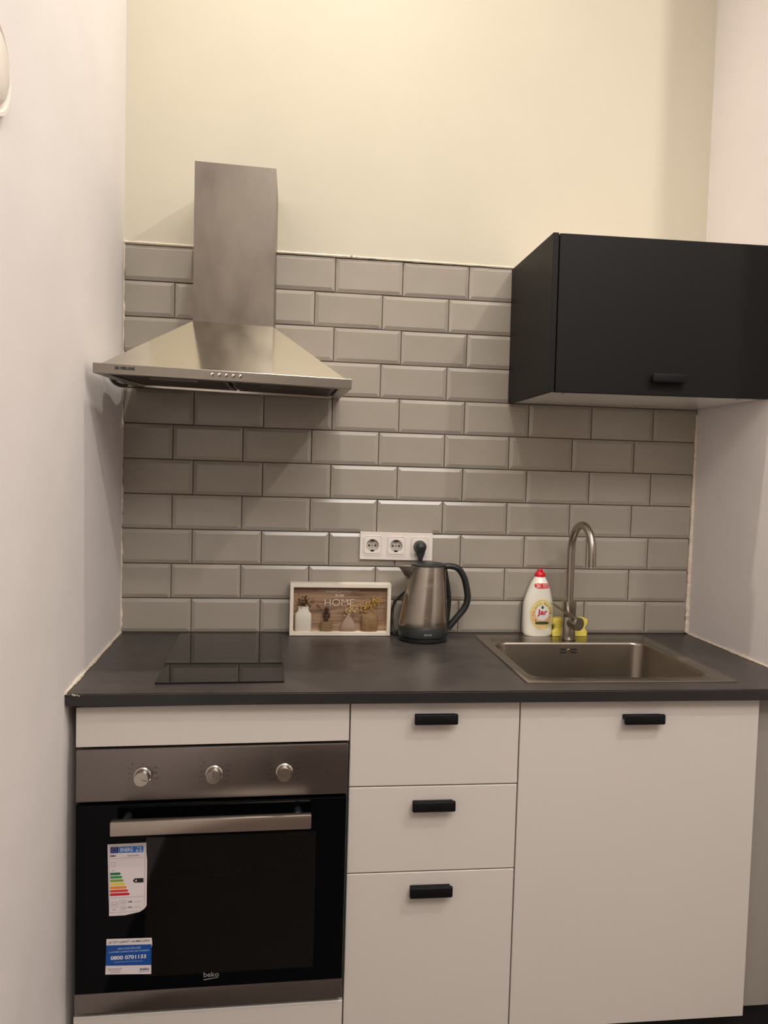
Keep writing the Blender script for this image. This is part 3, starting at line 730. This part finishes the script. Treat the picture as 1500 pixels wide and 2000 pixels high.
cp = spline([(px + .001, -.025, pz - .045), (px + .001, -.022, .195), (px - .012, -.012, .165), (.850, -.0085, .135), (.818, -.010, .105), (.8035, -.014, .070), (.8045, -.022, .030), (.8120, -.034, .0045), (.830, -.030, .0045), (.850, -.018, .0045)], 8)
obj('cable', tube(bmesh.new(), cp, .0032, 10), M['cable'], pc, True)
cp = spline([(.8030, -.0060, .118), (.8000, -.0060, .090), (.8080, -.0095, .132), (.812, -.008, .126)], 6)

# ================================================================== SIGN
sg = thing('wooden_sign', 'white box-framed welcome sign with little vases, leaning on the tiles', 'sign', (.645, -.03, 0))
fx0, fx1, fz0, fz1, fyf, fyb = .4945, .7960, .0005, .1575, -.046, -.006
fw = .0125
for nm, a in (('frame_side', (fx0, fx0 + fw * .85, fz0, fz1)), ('frame_side', (fx1 - fw * .85, fx1, fz0, fz1)), ('frame_rail', (fx0 + fw * .85, fx1 - fw * .85, fz0, fz0 + fw * .9)), ('frame_rail', (fx0 + fw * .85, fx1 - fw * .85, fz1 - fw, fz1))):
    obj(nm, B(a[0], a[1], fyf, fyb, a[2], a[3], .0008, 1), M['frame_w'], sg)
YP = -.024
bp_ = obj('back_panel', B(fx0 + .009, fx1 - .009, YP, YP + .004, fz0 + .009, fz1 - .010), M['wood'], sg)
FB0 = fz0 + fw * .9
yv = YP - .0095
vases = [(.5350, M['jar_w'], [(.0200, 0), (.0240, .004), (.0245, .040), (.0235, .053), (.0160, .062), (.0155, .0725), (.0165, .0745), (.013, .0745)], 'jar_with_flowers'),
         (.6040, M['jar_o'], [(.0165, 0), (.0180, .003), (.0180, .026), (.0172, .0300), (.015, .0302)], 'pot_with_flowers'),
         (.6700, M['jar_t'], [(.0190, 0), (.0240, .005), (.0235, .013), (.0165, .030), (.0078, .043), (.0068, .049), (.006, .0492)], 'vase_with_flowers'),
         (.7340, M['jar_b'], [(.0210, 0), (.0255, .005), (.0258, .030), (.0225, .046), (.0130, .053), (.0125, .0555), (.011, .056)], 'basket_with_flowers')]
for x, m_, pr_, nm in vases:
    v = obj('vase', lathe(bmesh.new(), [(r, z + FB0) for r, z in pr_], x, yv, 24, sy=.36), m_, sg, True)
    v['label'] = {'jar_with_flowers': 'white vase', 'pot_with_flowers': 'small round wooden pot', 'vase_with_flowers': 'taupe pear-shaped vase', 'basket_with_flowers': 'woven brown vase'}[nm]
rf = random.Random(11)
def cluster(name, pts, m, parent, r0, r1, stems=None):
    bm = bmesh.new()
    for p in pts: bmesh.ops.create_icosphere(bm, subdivisions=1, radius=rf.uniform(r0, r1), matrix=Matrix.Translation(p))
    for s in (stems or []): tube(bm, s, .0005, 5)
    o = obj(name, bm, m, parent); o['kind'] = 'stuff'; return o
def blob(cx, cz, rx, rz, n): return [(cx + rx * rf.gauss(0, .5), yv + rf.uniform(-.004, .004), cz + rz * rf.gauss(0, .5)) for _ in range(n)]
cluster('dried_flowers', blob(.535, .100, .018, .014, 60), M['fl_d'], sg, .0016, .0036, [[(.535, yv, .084), (.527 + .004 * k, yv, .104)] for k in range(5)])
cluster('dried_flowers', blob(.536, .103, .022, .013, 34), M['fl_y'], sg, .0010, .0022)
cluster('dried_flowers', [(.604 + .011 * rf.uniform(-1, 1) * (1 - abs(q / 45 - .45) * 1.3), yv + rf.uniform(-.004, .004), .042 + .040 * q / 45) for q in range(46)], M['fl_d'], sg, .0022, .0042)
cluster('dried_flowers', [(.588 - .0016 * q + rf.uniform(-.001, .001), yv, .078 + .0018 * q) for q in range(9)], M['stem'], sg, .0010, .0024, [[(.600, yv, .042), (.592, yv, .072), (.576, yv, .094)], [(.606, yv, .042), (.600, yv, .09)]])
cluster('dried_flowers', blob(.674, .080, .018, .017, 46), M['fl_w'], sg, .0014, .0028, [[(.670, yv, .058), (.662 + .005 * k, yv, .084)] for k in range(4)])
cluster('dried_flowers', [(.708 + .00075 * q + rf.gauss(0, .004), yv + rf.uniform(-.004, .004), .080 + .00036 * q + rf.gauss(0, .007)) for q in range(80)], M['fl_y'], sg, .0018, .0036, [[(.734, yv, .066), (.712 + .010 * k, yv, .082 + .004 * k)] for k in range(6)])
YL = YP - .0006
obj('lettering', text_bm('HOME', .6420, .0980, .0880, YL - .006, .0205, 0, -.018), M['frame_w'], sg)
obj('lettering', text_bm('to our', .6430, .1190, .0270, YL, .0070, 0, .02), M['frame_w'], sg)
obj('lettering', text_bm('welcome', .6400, .1325, .0740, YL, .0098, .5, .01), M['frame_w'], sg)
bm = bmesh.new(); tube(bm, spline([(.578, YL, .1325), (.592, YL, .1335), (.604, YL, .1305)], 5), .0007, 5); tube(bm, spline([(.676, YL, .1310), (.688, YL, .1335), (.702, YL, .1325)], 5), .0007, 5)
o = obj('flourish', bm, M['frame_w'], sg); o['kind'] = 'stuff'

# ================================================================== COOKER HOOD
hd = thing('cooker_hood', 'stainless steel pyramid cooker hood with square chimney on the tiled wall', 'hood', (.331, 0, .706))
HW = lambda x, y, z: (x, y, z - .0234 * (x - .63) + .035 * y)
hx0, hx1, hy = .0325, .6290, -.480
bm = bmesh.new(); n1 = .0285
ring = lambda a, b, c, d, z: [(a, c, z), (b, c, z), (b, d, z), (a, d, z)]
loft(bm, [ring(hx0 + n1, hx1 - n1, hy + n1, -.009, .706), ring(hx0 + .001, hx1 - .001, hy + .001, -.0010, .706), ring(hx0, hx1, hy, -.0010, .707), ring(hx0, hx1, hy, -.0010, .7285), ring(hx0 + .001, hx1 - .001, hy + .001, -.0010, .7295), ring(.10, .55, -.40, -.01, .7295)], False, True)
obj('rim', bm, M['steel_rim'], hd, warp=HW)
bm = bmesh.new()
loft(bm, [ring(hx0 + n1, hx1 - n1, hy + n1, -.009, .7062), ring(hx0 + n1 + .002, hx1 - n1 - .002, hy + n1 + .002, -.011, .7200)], False, False)
obj('inner_frame', bm, M['steel'], hd, warp=HW)
mid = (hx0 + hx1) / 2
for s, (a, b) in enumerate(((hx0 + n1 + .003, mid - .004), (mid + .004, hx1 - n1 - .003))):
    f_ = obj('grease_filter', B(a, b, hy + n1 + .003, -.013, .7120, .7190, .001, 1), M['filter'], hd, warp=HW)
    bm = bmesh.new()
    for q in range(22):
        yy = -.435 + q * .0178; box(bm, a + .012, b - .012, yy, yy + .009, .7105, .7122)
    o = obj('filter_mesh', bm, M['filter'], f_, warp=HW)
    c_ = (a + b) / 2; obj('filter_grip', B(c_ - .058, c_ + .058, -.352, -.340, .7075, .7110), M['steel'], f_, warp=HW)
for dx in (-.010, .006):
    obj('filter_latch', B(mid + dx, mid + dx + .005, -.30, -.16, .7065, .7120, .001, 1), M['steel'], hd, warp=HW)
bm = bmesh.new(); c0_, c1_ = (.2285, .4345), (-.260, -.0015)
i_ = .0165
loft(bm, [ring(hx0 + i_, hx1 - i_, hy + i_ * .9, -.0015, .7290), ring(hx0 + i_, hx1 - i_, hy + i_ * .9, -.0015, .7310), ring(c0_[0], c0_[1], c1_[0], c1_[1], .8710), ring(c0_[0], c0_[1], c1_[0], c1_[1], .8730)])
obj('canopy', bm, M['steel'], hd, warp=HW)
bm = bmesh.new(); a, b, c, d = c0_[0] - .0008, c0_[1] + .0008, c1_[0] - .0008, c1_[1]
loft(bm, [ring(a, b, c, d, .8690), ring(a, b, c, d, 1.2770), ring(a + .001, b - .001, c + .001, d - .001, 1.2770), ring(a + .001, b - .001, c + .001, d - .001, .9)], False, False)
obj('chimney', bm, M['steel_duct'], hd, warp=HW)
for i in range(5):
    x = .3013 + i * .0162
    obj('button', ylathe(bmesh.new(), [(.0042, -.479), (.0042, -.4820), (.0034, -.4840), (.001, -.4848)], x, .7195, 16), M['chrome'], hd, True, warp=HW)
obj('lettering', text_bm('SILVERLINE', .1035, .7205, .0450, -.4806, .0070, 0, .05), M['print_k'], hd, warp=HW)
bm = bmesh.new(); tube(bm, spline([(.012, -.004, .735), (.020, -.05, .722), (.022, -.12, .712), (.020, -.20, .712), (.024, -.26, .722), (.030, -.28, .73)], 6), .0065, 10)
obj('mains_cable', bm, M['cable'], hd, True)

# ================================================================== WALL CABINET
wc = thing('wall_cabinet', 'matt black wall cabinet with white underside above the sink', 'cabinet', (1.148, 0, .714))
wc.rotation_euler.y = -0.006
obj('cover_panel', B(1.148, 1.1630, -.380, -.0008, .7140, 1.1200, .0008, 1), M['black'], wc)
bm = bmesh.new()
cz0, cz1, cxa, cxb, t_ = .7165, 1.1165, 1.1635, XR - .008, .016
for a in ((cxa, cxa + t_, -.360, -.002, cz0, cz1), (cxb - t_, cxb, -.360, -.002, cz0, cz1), (cxa + t_, cxb - t_, -.360, -.002, cz1 - t_, cz1), (cxa + t_, cxb - t_, -.01, -.002, cz0 + t_, cz1 - t_)): box(bm, *a)
obj('carcass', bm, M['cabinet_in'], wc)
obj('bottom_panel', B(cxa, cxb, -.360, -.002, cz0 - .001, cz0 + t_), M['under'], wc)
for x in (1.205, 1.70):
    obj('screw_cap', lathe(bmesh.new(), [(.004, .7145), (.004, .7158)], x, -.330, 12), mat('cap_grey', srgb(120, 110, 104), .5), wc)
dr = obj('door', B(1.1660, XR - .007, -.380, -.3625, .7135, 1.1190, .0012, 1), M['black'], wc)
bar_handle(dr, 1.4220, 1.5160, .7455, .7690, -.380, pro=.022)
